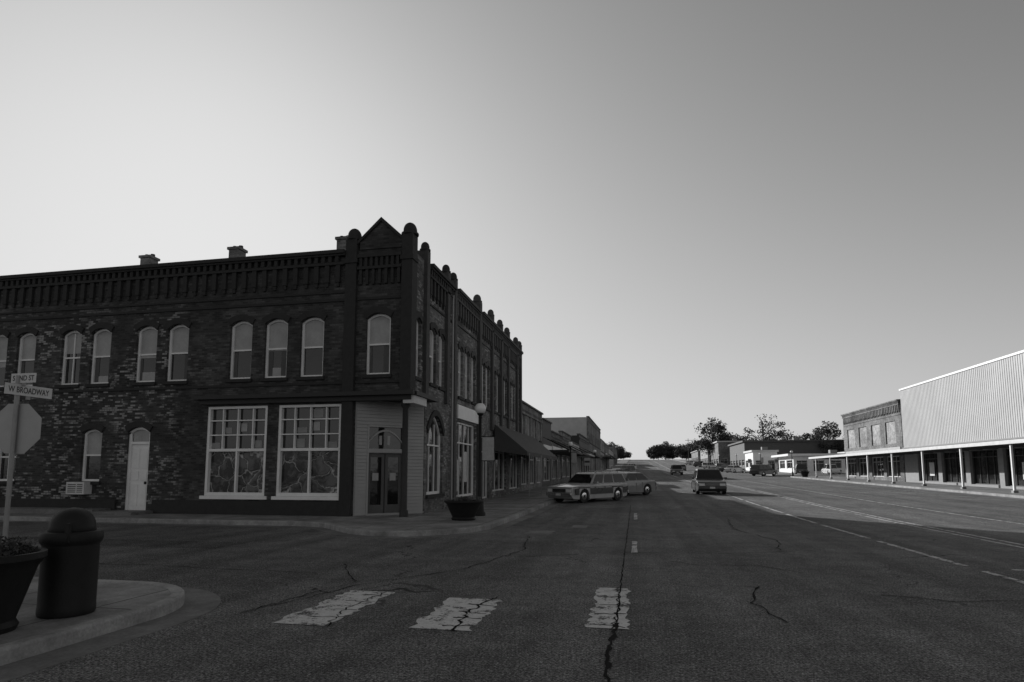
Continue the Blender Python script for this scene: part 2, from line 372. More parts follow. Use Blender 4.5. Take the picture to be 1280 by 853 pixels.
def window(ob,fr,a,b,c,d,r=0,depth=.16,cols=1,rail=.5,blind=None,fw=.08,frame='white',glass='glass',hood=None,sill=True,blindmat='blind'):
    g=ob('glazing_'+glass,glass); f=ob('window_frames_'+frame,frame)
    zs=d-r; zr=c+(d-c)*rail
    g.box(fr,a,b,c,d,-depth-.05,-depth-.03)
    f.box(fr,a,a+fw,c,zs,-depth-.028,-depth+.05); f.box(fr,b-fw,b,c,zs,-depth-.028,-depth+.05)
    f.box(fr,a+fw,b-fw,c,c+fw,-depth-.028,-depth+.048)
    if r>0:
        n=10; up=[(a+(b-a)*i/n,archz(a,b,zs,r,a+(b-a)*i/n)) for i in range(n+1)]
        lo=[(a+(b-a)*i/n,archz(a,b,zs-fw,r,a+(b-a)*i/n)) for i in range(n,-1,-1)]
        f.prism(fr,up+lo,-depth-.027,-depth+.046)
    else: f.box(fr,a+fw,b-fw,d-fw,d,-depth-.028,-depth+.046)
    if rail: f.box(fr,a+fw,b-fw,zr-.03,zr+.03,-depth-.028,-depth+.03)
    for i in range(1,cols):
        x=a+(b-a)*i/cols; f.box(fr,x-.02,x+.02,c+fw,d-fw-r*.3,-depth-.026,-depth+.025)
    if blind:
        ob('blinds_'+blindmat,blindmat).box(fr,a+fw*.9,b-fw*.9,c+(d-c)*(1-blind),d-r*.45,-depth-.028,-depth-.012)
    if sill: ob('sills',sill if isinstance(sill,str) else 'stone').box(fr,a-.08,b+.08,c-.12,c-.002,-.2,.09)
    if hood:
        n=10; zz=zs
        up=[(a-.12+(b-a+.24)*i/n,archz(a-.12,b+.12,zz+.22,r,a-.12+(b-a+.24)*i/n)) for i in range(n+1)]
        lo=[(a+(b-a)*i/n,archz(a,b,zz+.004,r,a+(b-a)*i/n)) for i in range(n,-1,-1)]
        ob('arch_hoods',hood).prism(fr,up+lo,-.1,.06)
def corbels(ob,fr,s0,s1,top,mat,wallmat=None):
    a=ob('cornice',mat)
    a.box(fr,s0,s1,top-.13,top,-.35,.26); a.box(fr,s0,s1,top-.2,top-.13,-.05,.19)
    s=s0+.06
    while s+.12<s1: a.box(fr,s,s+.13,top-.42,top-.2,-.05,.15); s+=.27
    a.box(fr,s0,s1,top-.52,top-.42,-.05,.14)
    s=s0+.1
    while s+.2<s1:
        a.box(fr,s,s+.17,top-1.15,top-.52,-.05,.11); a.box(fr,s+.035,s+.135,top-1.3,top-1.15,-.05,.08); s+=.42
    a.box(fr,s0,s1,top-1.55,top-1.48,-.05,.05)
def finial(ob,fr,s,z,mat,w=.46,proud=.14):
    c=fr(s,z,proud-w/2)
    prof=[(w*.62,0),(w*.62,.07),(w*.5,.1)]+[(w*.5*math.cos(t*math.pi/2/6),.16+w*.62*math.sin(t*math.pi/2/6)) for t in range(7)]
    ob('finials',mat,True).lathe(c,prof,16)
# ---------------------------------------------------------------- corner building
FF=Fr((0,19.8,0),(1,0,0),(0,-1,0)); SF=Fr((-7.7,0,0),(0,1,0),(1,0,0))
cb=Obj('brick_corner_building')
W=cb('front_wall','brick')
upw=[-25.35,-23.95,-21.78,-20.4,-18.33,-16.95,-14.27,-12.83,-11.39]
ops=[(x-.46,x+.46,5.05,7.25,.2) for x in upw]
store=[(-15.5,-13.05),(-12.6,-10.15)]
ops+=[(a,b,.8,4.05,0) for a,b in store]
ops+=[(-20.95,-20.05,1.3,3.3,.16),(-18.9,-17.92,.22,3.35,.2),(-25.0,-24.0,1.3,3.2,.16),(-28.5,-27.5,1.3,3.2,.16)]
wall(W,FF,-40,-9.65,0,9.6,ops)
wall(W,FF,-9.65,-7.7,4.2,9.6,[(-9.3,-8.38,5.05,7.25,.2)])
W.prism(FF,[(-9.6,9.6),(-7.95,9.6),(-7.95,9.85),(-8.78,10.62),(-9.6,9.85)],-.3,.05)
cb('gable_coping','stone').prism(FF,[(-9.72,9.86),(-8.78,10.74),(-7.83,9.86),(-7.83,9.75),(-8.78,10.6),(-9.72,9.75)],-.34,.12)
for i,x in enumerate(upw): window(cb,FF,x-.46,x+.46,5.05,7.25,.2,hood='stone',rail=.5,blind=[.62,.5,.42,.5,.56,.5,.5,.53,.49][i],cols=1 if i not in(2,) else 2)
window(cb,FF,-9.3,-8.38,5.05,7.25,.2,hood='stone',blind=.5)
for i,x in enumerate(upw+[-8.84]):
    cu=cb('curtains','dgrey')
    if i%3!=2: cu.box(FF,x-.37,x-.37+U(.08,.2),5.15,6.1,-.189,-.175)
    if i%2: cu.box(FF,x+.37-U(.1,.25),x+.37,5.15,6.1,-.189,-.176)
    if i in (3,4,7): cb('curtains_light','blind').box(FF,x-.36,x+.36,5.14,5.14+U(.2,.45),-.189,-.178)
window(cb,FF,-20.95,-20.05,1.3,3.3,.16,hood='stone',blind=.5); window(cb,FF,-25,-24,1.3,3.2,.16,hood='stone',cols=2); window(cb,FF,-28.5,-27.5,1.3,3.2,.16,hood='stone')
ac=cb('air_conditioner','dwhite'); ac.box(FF,-21.15,-20.35,.82,1.28,-.1,.35)
for i in range(5): cb('ac_grille','trim').box(FF,-21.08,-20.72,.89+i*.07,.92+i*.07,.35,.356); 
for i in range(5): cb('ac_grille','trim').box(FF,-20.66,-20.42,.89+i*.07,.92+i*.07,.35,.356)
d=cb('side_door','white'); d.box(FF,-18.9,-17.92,.22,2.75,-.2,-.15); d.box(FF,-18.9,-18.8,.22,3.15,-.15,-.08); d.box(FF,-18.02,-17.92,.22,3.15,-.15,-.08); d.box(FF,-18.8,-18.02,2.7,2.8,-.15,-.08)
for z0,z1 in ((.4,1.2),(1.35,1.7),(1.8,2.55)):
    for a in (-18.74,-18.37): d.box(FF,a,a+.29,z0,z1,-.15,-.125)
cb('glazing_glass','glass').box(FF,-18.8,-18.02,2.8,3.4,-.2,-.17)
cb('door_transom','blind').box(FF,-18.78,-18.04,2.82,3.3,-.168,-.15)
cb('door_knob','trim').box(FF,-18.14,-18.08,1.2,1.3,-.15,-.08)
n=10;a,b,zs,r=-18.9,-17.92,3.15,.2
up=[(a+(b-a)*i/n,archz(a,b,zs,r,a+(b-a)*i/n)) for i in range(n+1)]; lo=[(a+(b-a)*i/n,archz(a,b,zs-.09,r,a+(b-a)*i/n)) for i in range(n,-1,-1)]
d.prism(FF,up+lo,-.15,-.08)
up=[(a-.12+(b-a+.24)*i/n,archz(a-.12,b+.12,zs+.22,r,a-.12+(b-a+.24)*i/n)) for i in range(n+1)]; lo=[(a+(b-a)*i/n,archz(a,b,zs+.004,r,a+(b-a)*i/n)) for i in range(n,-1,-1)]
cb('arch_hoods','stone').prism(FF,up+lo,-.1,.06)
f=cb('window_frames_white','white')
for k,(a,b) in enumerate(store):
    zt=4.05; zm=2.45
    cb('glazing_glass','glass').box(FF,a,b,zm,zt,-.2,-.18)
    cb('shop_plastic','plastic').box(FF,a,b,.8,zm,-.2,-.178)
    f.box(FF,a-.02,a+.1,.8,zt,-.176,-.02); f.box(FF,b-.1,b+.02,.8,zt,-.176,-.02); f.box(FF,a+.1,b-.1,.8,.92,-.176,-.022); f.box(FF,a+.1,b-.1,zt-.09,zt,-.176,-.022)
    f.box(FF,a+.1,b-.1,zm-.05,zm+.05,-.176,-.03)
    for i in (1,2,3): x=a+(b-a)*i/4; f.box(FF,x-.02,x+.02,zm+.05,zt-.09,-.176,-.05)
    for zz in (3.0,3.53): f.box(FF,a+.1,b-.1,zz-.02,zz+.02,-.176,-.052)
    x=(a+b)/2; f.box(FF,x-.03,x+.03,.92,zm-.05,-.176,-.045)
    f.box(FF,a-.12,b+.12,.68,.798,-.2,.08)
    for (i,j) in ((1,1),(3,0),(0,0)) if k==0 else ((1,0),(1,1),(2,2),(3,0)):
        x0=a+(b-a)*i/4+.05; cb('hung_papers','dgrey' if (i+j)%2 else 'grey').box(FF,x0,x0+U(.25,.45),zm+.08+j*.53,zm+U(.25,.42)+j*.53,-.178,-.17)
    x0=a+(b-a)*.5+.12; cb('window_notice','blind').box(FF,x0-.05,x0+.2,zm+.68,zm+.98,-.17,-.165)
cb('shop_ledge','trim').box(FF,-15.85,-7.35,4.28,4.42,-.2,.42); cb('shop_ledge','trim').box(FF,-15.7,-7.5,4.12,4.28,-.1,.22)
cb('shop_ledge','trim').box(SF,19.6,22,4.28,4.418,-.2,.40); cb('side_sign','dwhite').box(SF,19.62,20.9,4.0,4.275,-.1,.3)
cb('plinth','stone').box(FF,-40,-19.2,0,.62,0.0,.09); cb('plinth','stone').box(FF,-17.6,-9.7,0,.62,0.0,.09)
cb('steps','gutter').box(FF,-19.3,-17.5,.1,.24,0,1.1); cb('steps','gutter').box(FF,-24,-19.35,.1,.30,.1,.9)
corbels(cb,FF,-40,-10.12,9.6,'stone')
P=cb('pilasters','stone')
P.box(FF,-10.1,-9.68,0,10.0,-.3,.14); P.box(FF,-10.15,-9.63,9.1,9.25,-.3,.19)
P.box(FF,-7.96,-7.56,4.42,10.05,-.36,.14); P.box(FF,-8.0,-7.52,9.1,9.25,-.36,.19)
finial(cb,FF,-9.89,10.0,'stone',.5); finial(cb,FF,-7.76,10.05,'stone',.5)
cb('cornice','stone').box(FF,-9.66,-7.98,9.28,9.4,-.05,.14)
s=-9.58
while s<-8.1: cb('cornice','stone').box(FF,s,s+.1,8.95,9.28,-.05,.11); s+=.2
s=-9.58
while s<-8.1: cb('cornice','stone').box(FF,s,s+.1,8.3,8.85,-.05,.1); s+=.24
cb('cornice','stone').box(FF,-9.66,-7.98,8.85,8.95,-.05,.13)
for z in (4.75,7.75): cb('string_course','stone').box(FF,-40,-10.12,z,z+.09,-.02,.055); cb('string_course','stone').box(FF,-9.66,-7.98,z,z+.09,-.02,.055)
A=Vector((-9.65,19.86,0)); B=Vector((-7.74,21.6,0)); dd=(B-A).normalized(); Lg=(B-A).length
DF=Fr(A,dd,(dd.y,-dd.x,0))
wall(cb('entry_wall','siding'),DF,0,Lg,.13,4.2,[(.5,1.75,.2,2.32,0),(.5,1.75,2.48,3.25,0)],.15)
z=.16
while z<4.1:
    segs=[(0.04,Lg-.02)] if z>3.3 else [(0.04,.44),(1.81,Lg-.02)]
    for a,b in segs: cb('clapboards','siding').prism(Fr(DF(a,0,0),DF.n,DF.d),[(0.002,z),(.034,z),(.01,z+.118),(0.002,z+.118)],0,b-a)
    z+=.122
ef=cb('door_frame','siding')
for a,b,c,d_ in ((.44,.5,.15,3.32),(1.75,1.81,.15,3.32),(.5,1.75,3.25,3.32),(.5,1.75,2.34,2.46)): ef.box(DF,a,b,c,d_,-.05,.045)
cb('entry_doors','trim').box(DF,.5,1.75,.2,2.34,-.12,-.09)
for a in (.5,1.14):
    for q in ((a,a+.1,.2,2.3),(a+.5,a+.6,.2,2.3),(a+.1,a+.5,.2,.5),(a+.1,a+.5,2.18,2.3)): cb('entry_door_leaves','dgrey').box(DF,q[0],q[1],q[2],q[3],-.09,-.05)
    cb('glazing_glass','glass').box(DF,a+.1,a+.5,.5,2.18,-.09,-.075); cb('door_papers','blind').box(DF,a+.18,a+.4,1.35,1.62,-.075,-.07)
cb('glazing_glass','glass').box(DF,.5,1.75,2.46,3.25,-.1,-.07)
n=12; up=[(.5+1.25*i/n,archz(.5,1.75,2.75,.42,.5+1.25*i/n)) for i in range(n+1)]; lo=[(.5+1.25*i/n,archz(.5,1.75,2.68,.42,.5+1.25*i/n)) for i in range(n,-1,-1)]
cb('transom_arch','siding').prism(DF,up+lo,-.07,-.03); cb('transom_letters','blind').box(DF,.9,1.0,2.62,2.95,-.068,-.06); cb('transom_letters','blind').box(DF,1.2,1.3,2.62,2.95,-.068,-.06)
cb('soffit','trim').add([(-9.66,19.8,4.19),(-7.7,19.8,4.19),(-7.7,21.7,4.19),(-9.66,21.7,4.19)],[(0,1,2,3)])
cb('corner_column','trim',True).lathe((-7.82,19.93,.13),[(.15,0),(.15,.2),(.11,.25),(.1,3.7),(.15,3.8),(.17,4.0)],16)
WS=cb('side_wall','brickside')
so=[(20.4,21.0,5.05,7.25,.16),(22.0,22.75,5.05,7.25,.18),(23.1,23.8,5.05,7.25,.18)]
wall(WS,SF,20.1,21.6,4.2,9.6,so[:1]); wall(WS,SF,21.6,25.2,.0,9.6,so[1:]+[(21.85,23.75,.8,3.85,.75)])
for q in so: window(cb,SF,*q,hood='stoneside',blind=.5)
window(cb,SF,21.85,23.75,.8,3.85,.75,rail=.62,cols=3,fw=.1,hood='stoneside')
corbels(cb,SF,21.65,24.8,9.6,'stoneside')
for y in (21.4,24.0,25.05):
    cb('pilasters_side','stoneside').box(SF,y-.16,y+.16,.13 if y>24.5 else 4.45,10.0,-.3,.14); finial(cb,SF,y,10.0,'stoneside',.34)
cb('roof','roof').wbox(-40,-7.95,20.1,40.3,8.95,9.1)
cb('back_wall','brick').wbox(-40,-39.7,20.1,40,0,9.5)
ch=cb('chimneys','brick2')
for x,t in ((-19.4,10.45),(-15.35,10.5),(-10.75,10.55)):
    ch.wbox(x-.22,x+.22,20.6,21.05,9.0,t-.14); ch.wbox(x-.27,x+.27,20.55,21.1,t-.14,t-.04)
    for dx in (-.13,.13): cb('chimney_pots','stoneside',True).lathe((x+dx,20.85,t-.04),[(.09,0),(.08,.12)],10)
cb('downpipe','pole',True).tube((-7.58,24.6,.2),(-7.58,24.6,9.2),.05,.05,8)
cb.done()
# ---------------------------------------------------------------- second/third brick buildings on the row
b2=Obj('brick_commercial_building')
o2=[(y-.36,y+.36,5.0,7.3,.2) for y in (26.2,27.3,28.4)]
wall(b2('side_wall','brickside'),SF,25.2,29.3,0,9.7,o2+[(25.8,28.9,.55,3.9,0)])
for q in o2: window(b2,SF,*q,hood='stoneside',blind=.45)
window(b2,SF,25.8,28.9,.55,3.9,0,cols=4,rail=.72,fw=.09,sill=False); b2('sign_panel','white').box(SF,25.6,29.1,4.0,4.6,0,.1)
b2('window_posters','litter').box(SF,26.0,26.5,.8,2.2,-.185,-.17); b2('window_posters','litter').box(SF,27.5,28.0,1.2,2.6,-.185,-.17)
corbels(b2,SF,25.25,29.1,9.7,'stoneside'); b2('pilasters','stoneside').box(SF,29.1,29.5,.13,10.2,-.3,.16); finial(b2,SF,29.3,10.2,'stoneside',.42)
b2.done()
b3=Obj('brick_commercial_building')
ys=[30.4,31.3,32.9,33.9,35.0,35.8,37.2,38.2,39.9]
o3=[(y-.34,y+.34,5.0,7.3,.2) for y in ys]
wall(b3('side_wall','brickside'),SF,29.5,40.6,0,9.8,o3+[(29.9,31.7,.3,3.5,0),(32.5,36.0,.6,3.5,0),(37,40,.6,3.5,0)])
for q in o3: window(b3,SF,*q,hood='stoneside',blind=.5)
for q in ((29.9,31.7,.3,3.5),(32.5,36.0,.6,3.5),(37,40,.6,3.5)): window(b3,SF,*q,0,cols=3,rail=.75,sill=False,frame='dwhite')
corbels(b3,SF,29.6,40.5,9.8,'stoneside')
for y in (32.1,34.4,36.4,39.2,40.45): b3('pilasters','stoneside').box(SF,y-.17,y+.17,3.9,10.2,-.3,.14); finial(b3,SF,y,10.2,'stoneside',.36)
b3('end_wall','brickside').wbox(-39.7,-8.0,40.35,40.6,0,9.5)
b3.done()
aw=Obj('shop_awning')
aa=aw('canopy','awn'); y0,y1=32.4,45.0; xw,xo=-7.55,-5.75; zt,zb=4.25,2.75
aa.add([(xw,y0,zt),(xw,y1,zt),(xo,y1,zb),(xo,y0,zb),(xo,y1,zb-.22),(xo,y0,zb-.22),(xw,y0,zb+.05),(xw,y1,zb+.05)],[(0,3,2,1),(3,5,4,2),(0,6,3),(1,2,7),(6,5,3),(7,2,4)])
y=y0
while y<=y1: aw('ribs','dgrey').add([(xw,y,zt+.03),(xw,y+.05,zt+.03),(xo,y+.05,zb+.03),(xo,y,zb+.03)],[(0,1,2,3)]); y+=.6
for y in (y0+.1,y0+4.2,y0+8.4,y1-.1): aw('support_poles','pole').tube((xo+.1,y,.13),(xo+.1,y,zb-.1),.03,.03,8)
aw.done()
# ---------------------------------------------------------------- generic shops
def shop(name,side,y0,y1,h,wallmat,depth=22,upper=None,canopy=None,frame='dwhite',x=None,cor=True,sign=None,n=None,sidemat=None):
    ob=Obj(name); zb=zp((y0+y1)/2)
    fr=Fr(((-7.7 if side<0 else 26) if x is None else x,0,0),(0,1,0),(1 if side<0 else -1,0,0)); X=fr.O.x
    top=zb+h; dn=min(zp(y0),zp(y1))-.3
    n=n or max(1,int((y1-y0)/3.5)); ops=[]; wd=(y1-y0)/n
    for i in range(n):
        a=y0+i*wd+.35; b=y0+(i+1)*wd-.35; ops.append((a,b,zb+.5,zb+2.9,0))
    if upper:
        nu=max(2,int((y1-y0)/2)); 
        for i in range(nu):
            c=y0+(i+.5)*(y1-y0)/nu; ops.append((c-.45,c+.45,zb+upper,zb+upper+1.8,.15))
    wall(ob('front_wall',wallmat),fr,y0,y1,dn,top,ops)
    for q in ops[:n]: window(ob,fr,*q,cols=3,rail=.75,frame=frame,sill=False)
    for q in ops[n:]: window(ob,fr,*q,frame=frame,blind=.45 if R()<.6 else None)
    sg=-1 if side<0 else 1
    xb=X+sg*depth; xi=X+sg*.3; sm=sidemat or wallmat
    x0,x1=min(xb,xi),max(xb,xi)
    ob('end_walls',sm).wbox(x0,x1,y0,y0+.25,dn,top-.15); ob('end_walls',sm).wbox(x0,x1,y1-.25,y1,dn,top-.15)
    ob('end_walls',sm).wbox(xb-.15,xb+.15,y0+.25,y1-.25,dn,top-.4)
    ob('roof','roof').wbox(x0+.0,x1,y0+.25,y1-.25,top-.65,top-.5)
    ob('end_coping','lgrey').wbox(x0,x1,y0-.04,y0+.3,top-.15,top-.06)
    ob('coping','dgrey').box(fr,y0,y1,top,top+.12,-.35,.12)
    if cor:
        ob('frieze',wallmat).box(fr,y0+.1,y1-.1,top-.75,top-.6,-.05,.08)
        s=y0+.15
        while s<y1-.2: ob('frieze',wallmat).box(fr,s,s+.15,top-.6,top-.4,-.05,.07); s+=.4
    ob('shop_fascia',sign or 'dgrey').box(fr,y0+.3,y1-.3,zb+3.05,zb+3.6,0,.1)
    if canopy:
        ob('canopy',canopy).box(fr,y0+.15,y1-.15,zb+2.95,zb+3.12,.11,2.2)
        for s in (y0+.3,(y0+y1)/2,y1-.3): ob('canopy_rods','black').tube(fr(s,zb+3.12,2.1),fr(s,zb+4.2,.02),.025,.025,6)
    if R()<.8: ob('rooftop_vent','grey').wbox(X+sg*6,X+sg*7.2,(y0+y1)/2-.6,(y0+y1)/2+.6,top-.5,top+.45)
    ob.done(); return ob
shop('brick_shop_building',-1,40.65,50.5,6.15,'brick2',upper=3.9,n=3)
shop('brick_shop_building',-1,50.6,56,5.7,'dgrey',canopy='trim',cor=False,sign='white')
shop('brick_shop_building',-1,56.1,64,4.9,'brickside',sign='white',canopy='dgrey')
shop('brick_shop_building',-1,64.1,73,5.3,'brick2',canopy='trim',sign='white')
shop('brick_shop_building',-1,73.1,84,4.5,'lgrey',canopy='dwhite',sign='dgrey')
shop('brick_shop_building',-1,84.1,101,5.9,'trim',sign='white',depth=7,canopy='trim')
shop('two_storey_brick_building',-1,101.1,135,9.4,'brick2',upper=5.2,depth=9.5,sidemat='lgrey',frame='dwhite')
shop('brick_shop_building',-1,135.1,150,7,'brick3',canopy='trim',upper=4.4)
shop('brick_shop_building',-1,150.1,175,6.5,'brick2',canopy='trim'); shop('brick_shop_building',-1,180,210,5,'lgrey'); shop('brick_shop_building',-1,215,250,6,'brick2')
# ---------------------------------------------------------------- right side
RF=Fr((26,0,0),(0,1,0),(-1,0,0))
mb=Obj('corrugated_metal_building')
top=9.75; y0,y1=14,67.3
vs=[];s=y0
prof=[(0,0),(.09,0),(.12,.022),(.2,.022),(.23,0)]
while s<y1-.23:
    for ds,o in prof[:-1]: vs+=[RF(s+ds,4.05,o+.02),RF(s+ds,top,o+.02)]
    s+=.27
k=len(vs)//2
mb('corrugated_skin','metalw').add(vs,[(2*i,2*i+2,2*i+3,2*i+1) for i in range(k-1)])
mb('backing_wall','lgrey').box(RF,y0,y1,3.7,top,-.3,0.0)
mb('parapet_cap','white').box(RF,y0,y1,top,top+.16,-.3,.1); mb('skin_drip','grey').box(RF,y0,y1,3.95,4.06,-.02,.12)
dops=[];s=y0+.5
while s<y1-4: dops.append((s,s+3.9,zp(s)+.35,3.35,0)); s+=4.6
wall(mb('shop_wall','grey'),RF,y0,y1,0-.1,3.7,dops)
for q in dops: window(mb,RF,*q,cols=4,rail=.8,frame='dgrey',sill=False,depth=.25,fw=.06)
for i,q in enumerate(dops):
    if i%3==1: mb('notice_panels','dwhite').box(RF,q[0]+1.2,q[0]+2.1,q[2]+.5,q[2]+1.7,-.24,-.2)
mb('roof','roof').wbox(26.3,55,y0,y1,top-1.2,top-1.0); mb('end_walls','metalw').wbox(26.3,55,y1-.25,y1,0,top-.1); mb('end_walls','metalw').wbox(26.3,55,y0,y0+.25,0,top-.1)
mb.done()
cn=Obj('street_canopy')
cn('deck','dgrey').wbox(22.55,25.97,16,88,3.45,3.56); cn('fascia','dwhite').wbox(22.45,22.55,16,88,3.38,3.62); cn('end_fascia','dwhite').wbox(22.55,25.9,87.98,88.06,3.38,3.62)
s=19
while s<88:
    zz=zp(s)+.135; cn('posts','white').wbox(22.62,22.74,s-.06,s+.06,zz,3.45); cn('post_bases','kerb').wbox(22.55,22.81,s-.13,s+.13,zz,zz+.15); s+=6.05
s=17
while s<88: cn('joists','dgrey').wbox(22.6,25.9,s-.04,s+.04,3.33,3.45); s+=2
cn.done()
bb=Obj('brick_commercial_building')
top=8.95
o=[(69+i*4.0,69+i*4.0+2.6,4.6,6.9,0) for i in range(4)]
dn=[(68.5+i*4.2,68.5+i*4.2+3.4,1.15,3.3,0) for i in range(4)]
wall(bb('front_wall','brick2'),RF,67.5,85,0,top,o+dn)
for q in o: bb('bricked_panels','brick3').box(RF,q[0],q[1],q[2],q[3],-.2,-.1)
for q in dn: window(bb,RF,*q,cols=3,rail=.75,frame='dwhite',sill=False)
corbels(bb,RF,67.6,84.9,top,'brick2'); bb('sign_band','lgrey').box(RF,68,84.5,3.75,4.2,0,.06)
bb('end_walls','brick2').wbox(26.3,50,84.7,85,0,top-.2); bb('end_walls','brick2').wbox(26.3,50,67.5,67.8,0,top-.2); bb('roof','roof').wbox(26.3,50,67.8,84.7,top-1,top-.8)
bb.done()
def lowbld(name,x0,x1,y0,y1,h,wallmat,roofm='dwhite',over=.6,nw=5):
    ob=Obj(name); zb=zp(y0); t=zb+h
    fr=Fr((0,y0,0),(1,0,0),(0,-1,0)); wd=(x1-x0)/nw
    ops=[(x0+i*wd+.5,x0+(i+1)*wd-.5,zb+(.3 if i%2 else .9),zb+2.4,0) for i in range(nw)]
    wall(ob('front_wall',wallmat),fr,x0,x1,zb-.5,t,ops)
    for q in ops: window(ob,fr,*q,cols=2,rail=.7,frame='dwhite',sill=False)
    fr2=Fr((x0,0,0),(0,1,0),(-1,0,0)); nn=max(2,int((y1-y0)/5)); w2=(y1-y0-.3)/nn
    ops=[(y0+.3+i*w2+.7,y0+.3+(i+1)*w2-.7,zb+.9,zb+2.5,0) for i in range(nn)]
    wall(ob('street_wall',wallmat),fr2,y0+.3,y1,zb-.5,t,ops)
    for q in ops: window(ob,fr2,*q,cols=2,rail=.7,frame='dwhite',sill=False)
    ob('back_walls',wallmat).wbox(x1-.3,x1,y0+.3,y1,zb-.5,t); ob('back_walls',wallmat).wbox(x0+.3,x1-.3,y1-.3,y1,zb-.5,t)
    ob('roof_slab',roofm).wbox(x0-over,x1+over,y0-over,y1+over,t,t+.4); ob('roof','roof').wbox(x0,x1,y0,y1,t+.4,t+.45)
    ob('vent','grey').wbox((x0+x1)/2,(x0+x1)/2+1.2,y0+3,y0+4.2,t+.45,t+1.2)
    ob.done()
lowbld('white_diner_building',28.5,43,122,134,3.2,'white','white',1.2)
lowbld('service_station_building',24.6,29.5,140,150,4.2,'white','dwhite',.3,2)
lowbld('dark_brick_warehouse',27,52,165,190,6.9,'dgrey','dgrey',.5,6)
lowbld('brick_hall_building',24.5,34,196,215,7.5,'brick2','lgrey',.4,3)
lowbld('brick_hall_building',24.5,36,225,250,6,'grey','grey',.4,3); lowbld('brick_hall_building',24.5,36,260,290,5,'brick2','grey',.4,3)
lowbld('long_low_building',46,75,140,155,4.0,'grey','dwhite',.5,8)
# ---------------------------------------------------------------- vegetation
def leaves(acc,c,rx,rz,n,s):
    for _ in range(n):
        while True:
            p=Vector((U(-1,1),U(-1,1),U(-1,1)))
            if p.length<=1: break
        p=Vector((c[0]+p.x*rx,c[1]+p.y*rx,c[2]+p.z*rz)); a=Vector((U(-1,1),U(-1,1),U(-1,1))).normalized(); b=a.orthogonal().normalized(); b=Matrix.Rotation(U(0,6.28),3,a)@b; cc=a.cross(b); q=s*U(.6,1.4)
        acc.add([p-b*q,p+cc*q*.5,p+b*q,p-cc*q*.5],[(0,1,2,3)])
def tree(x,y,h,w,dens=60,name='deciduous_tree',leaf=.28,clumps=30,low=.22,cl=.3):
    ob=Obj(name); zb=zp(y)-.1; rad_=w/2
    t=ob('trunk','bark',True); th=h*(low+.08)
    lean=U(-.4,.4); fork=Vector((x+lean*.3,y,zb+th))
    t.tube((x,y,zb),fork,h*.028,h*.02,8); topp=Vector((x+lean,y,zb+h*.8)); t.tube(fork,topp,h*.018,h*.004,6)
    cz=zb+h*(low+1)/2; rz=h*(1-low)/2
    for i in range(clumps):
        an=U(0,6.283); el=math.asin(U(-.85,1)); rr=U(.45,.88)
        c=Vector((x+rad_*rr*math.cos(an)*math.cos(el),y+rad_*rr*math.sin(an)*math.cos(el),cz+rz*rr*math.sin(el)*.95))
        st=fork.lerp(topp,U(0,.7)*max(0,min(1,(c.z-fork.z)/(h*.6)+.1)))
        m=st.lerp(c,.5)+Vector((0,0,h*.02)); t.tube(st,m,h*.008,h*.005,5); t.tube(m,c,h*.005,h*.0015,5)
        s=U(.7,1.25)*cl
        mt=('foliage_light','leafl') if (math.sin(el)>.1 and R()<.6) else ('foliage_dark','leafd')  # upper clumps mostly get the paler leaves: light from above put into the colour
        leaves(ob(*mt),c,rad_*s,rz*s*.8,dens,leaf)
    ob.done()
tree(25,212,16.5,13,90,leaf=.35,clumps=40,low=.1,cl=.33); tree(31,222,12,10,60,leaf=.33)
tree(45,234,19,17,34,leaf=.36,clumps=34,cl=.22); tree(53,240,13,12,45,leaf=.35); tree(38,245,12,12,50,leaf=.35)
tree(47,166,12.5,9,80); tree(54,160,11.5,9,80); tree(42.5,172,9.5,7,80); tree(60,150,10,8,70)
for (x,y,h,w_) in ((15,447,11.5,14),(20,446,13.5,14),(25,450,11,12),(12,452,9.5,10)): tree(x,y,h,w_,90,leaf=.55,clumps=30,low=.02,cl=.38)
for (x,y,h,w_) in ((29,380,10,14),(34,352,12,13),(25.5,335,7,9),(33,300,9,10),(40,320,11,13),(38,400,13,16)): tree(x,y,h,w_,80,leaf=.45,clumps=30,low=.05,cl=.36)
for (x,y,h,w_) in ((-11,352,9,11),(-13,300,8,10),(-18,390,12,14),(-9,420,7,12),(-14,270,9,10)): tree(x,y,h,w_,80,leaf=.45,clumps=30,low=.03,cl=.36)
dt=Obj('distant_trees')
for i in range(60):
    x=U(42,330); y=U(330,480); z=zp(y); w=U(4,8)
    dt('trunks','bark').tube((x,y,z-.5),(x,y,z+5),.3,.2,5)
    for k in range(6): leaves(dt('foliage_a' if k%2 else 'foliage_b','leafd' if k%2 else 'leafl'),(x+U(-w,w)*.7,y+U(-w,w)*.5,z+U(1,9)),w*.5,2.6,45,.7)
for i in range(25):
    x=U(-200,-25); y=U(400,480); z=zp(y); w=U(4,8)
    for k in range(5): leaves(dt('foliage_a' if k%2 else 'foliage_b','leafd' if k%2 else 'leafl'),(x+U(-w,w)*.7,y,z+U(1,9)),w*.5,2.6,40,.7)
dt.done()
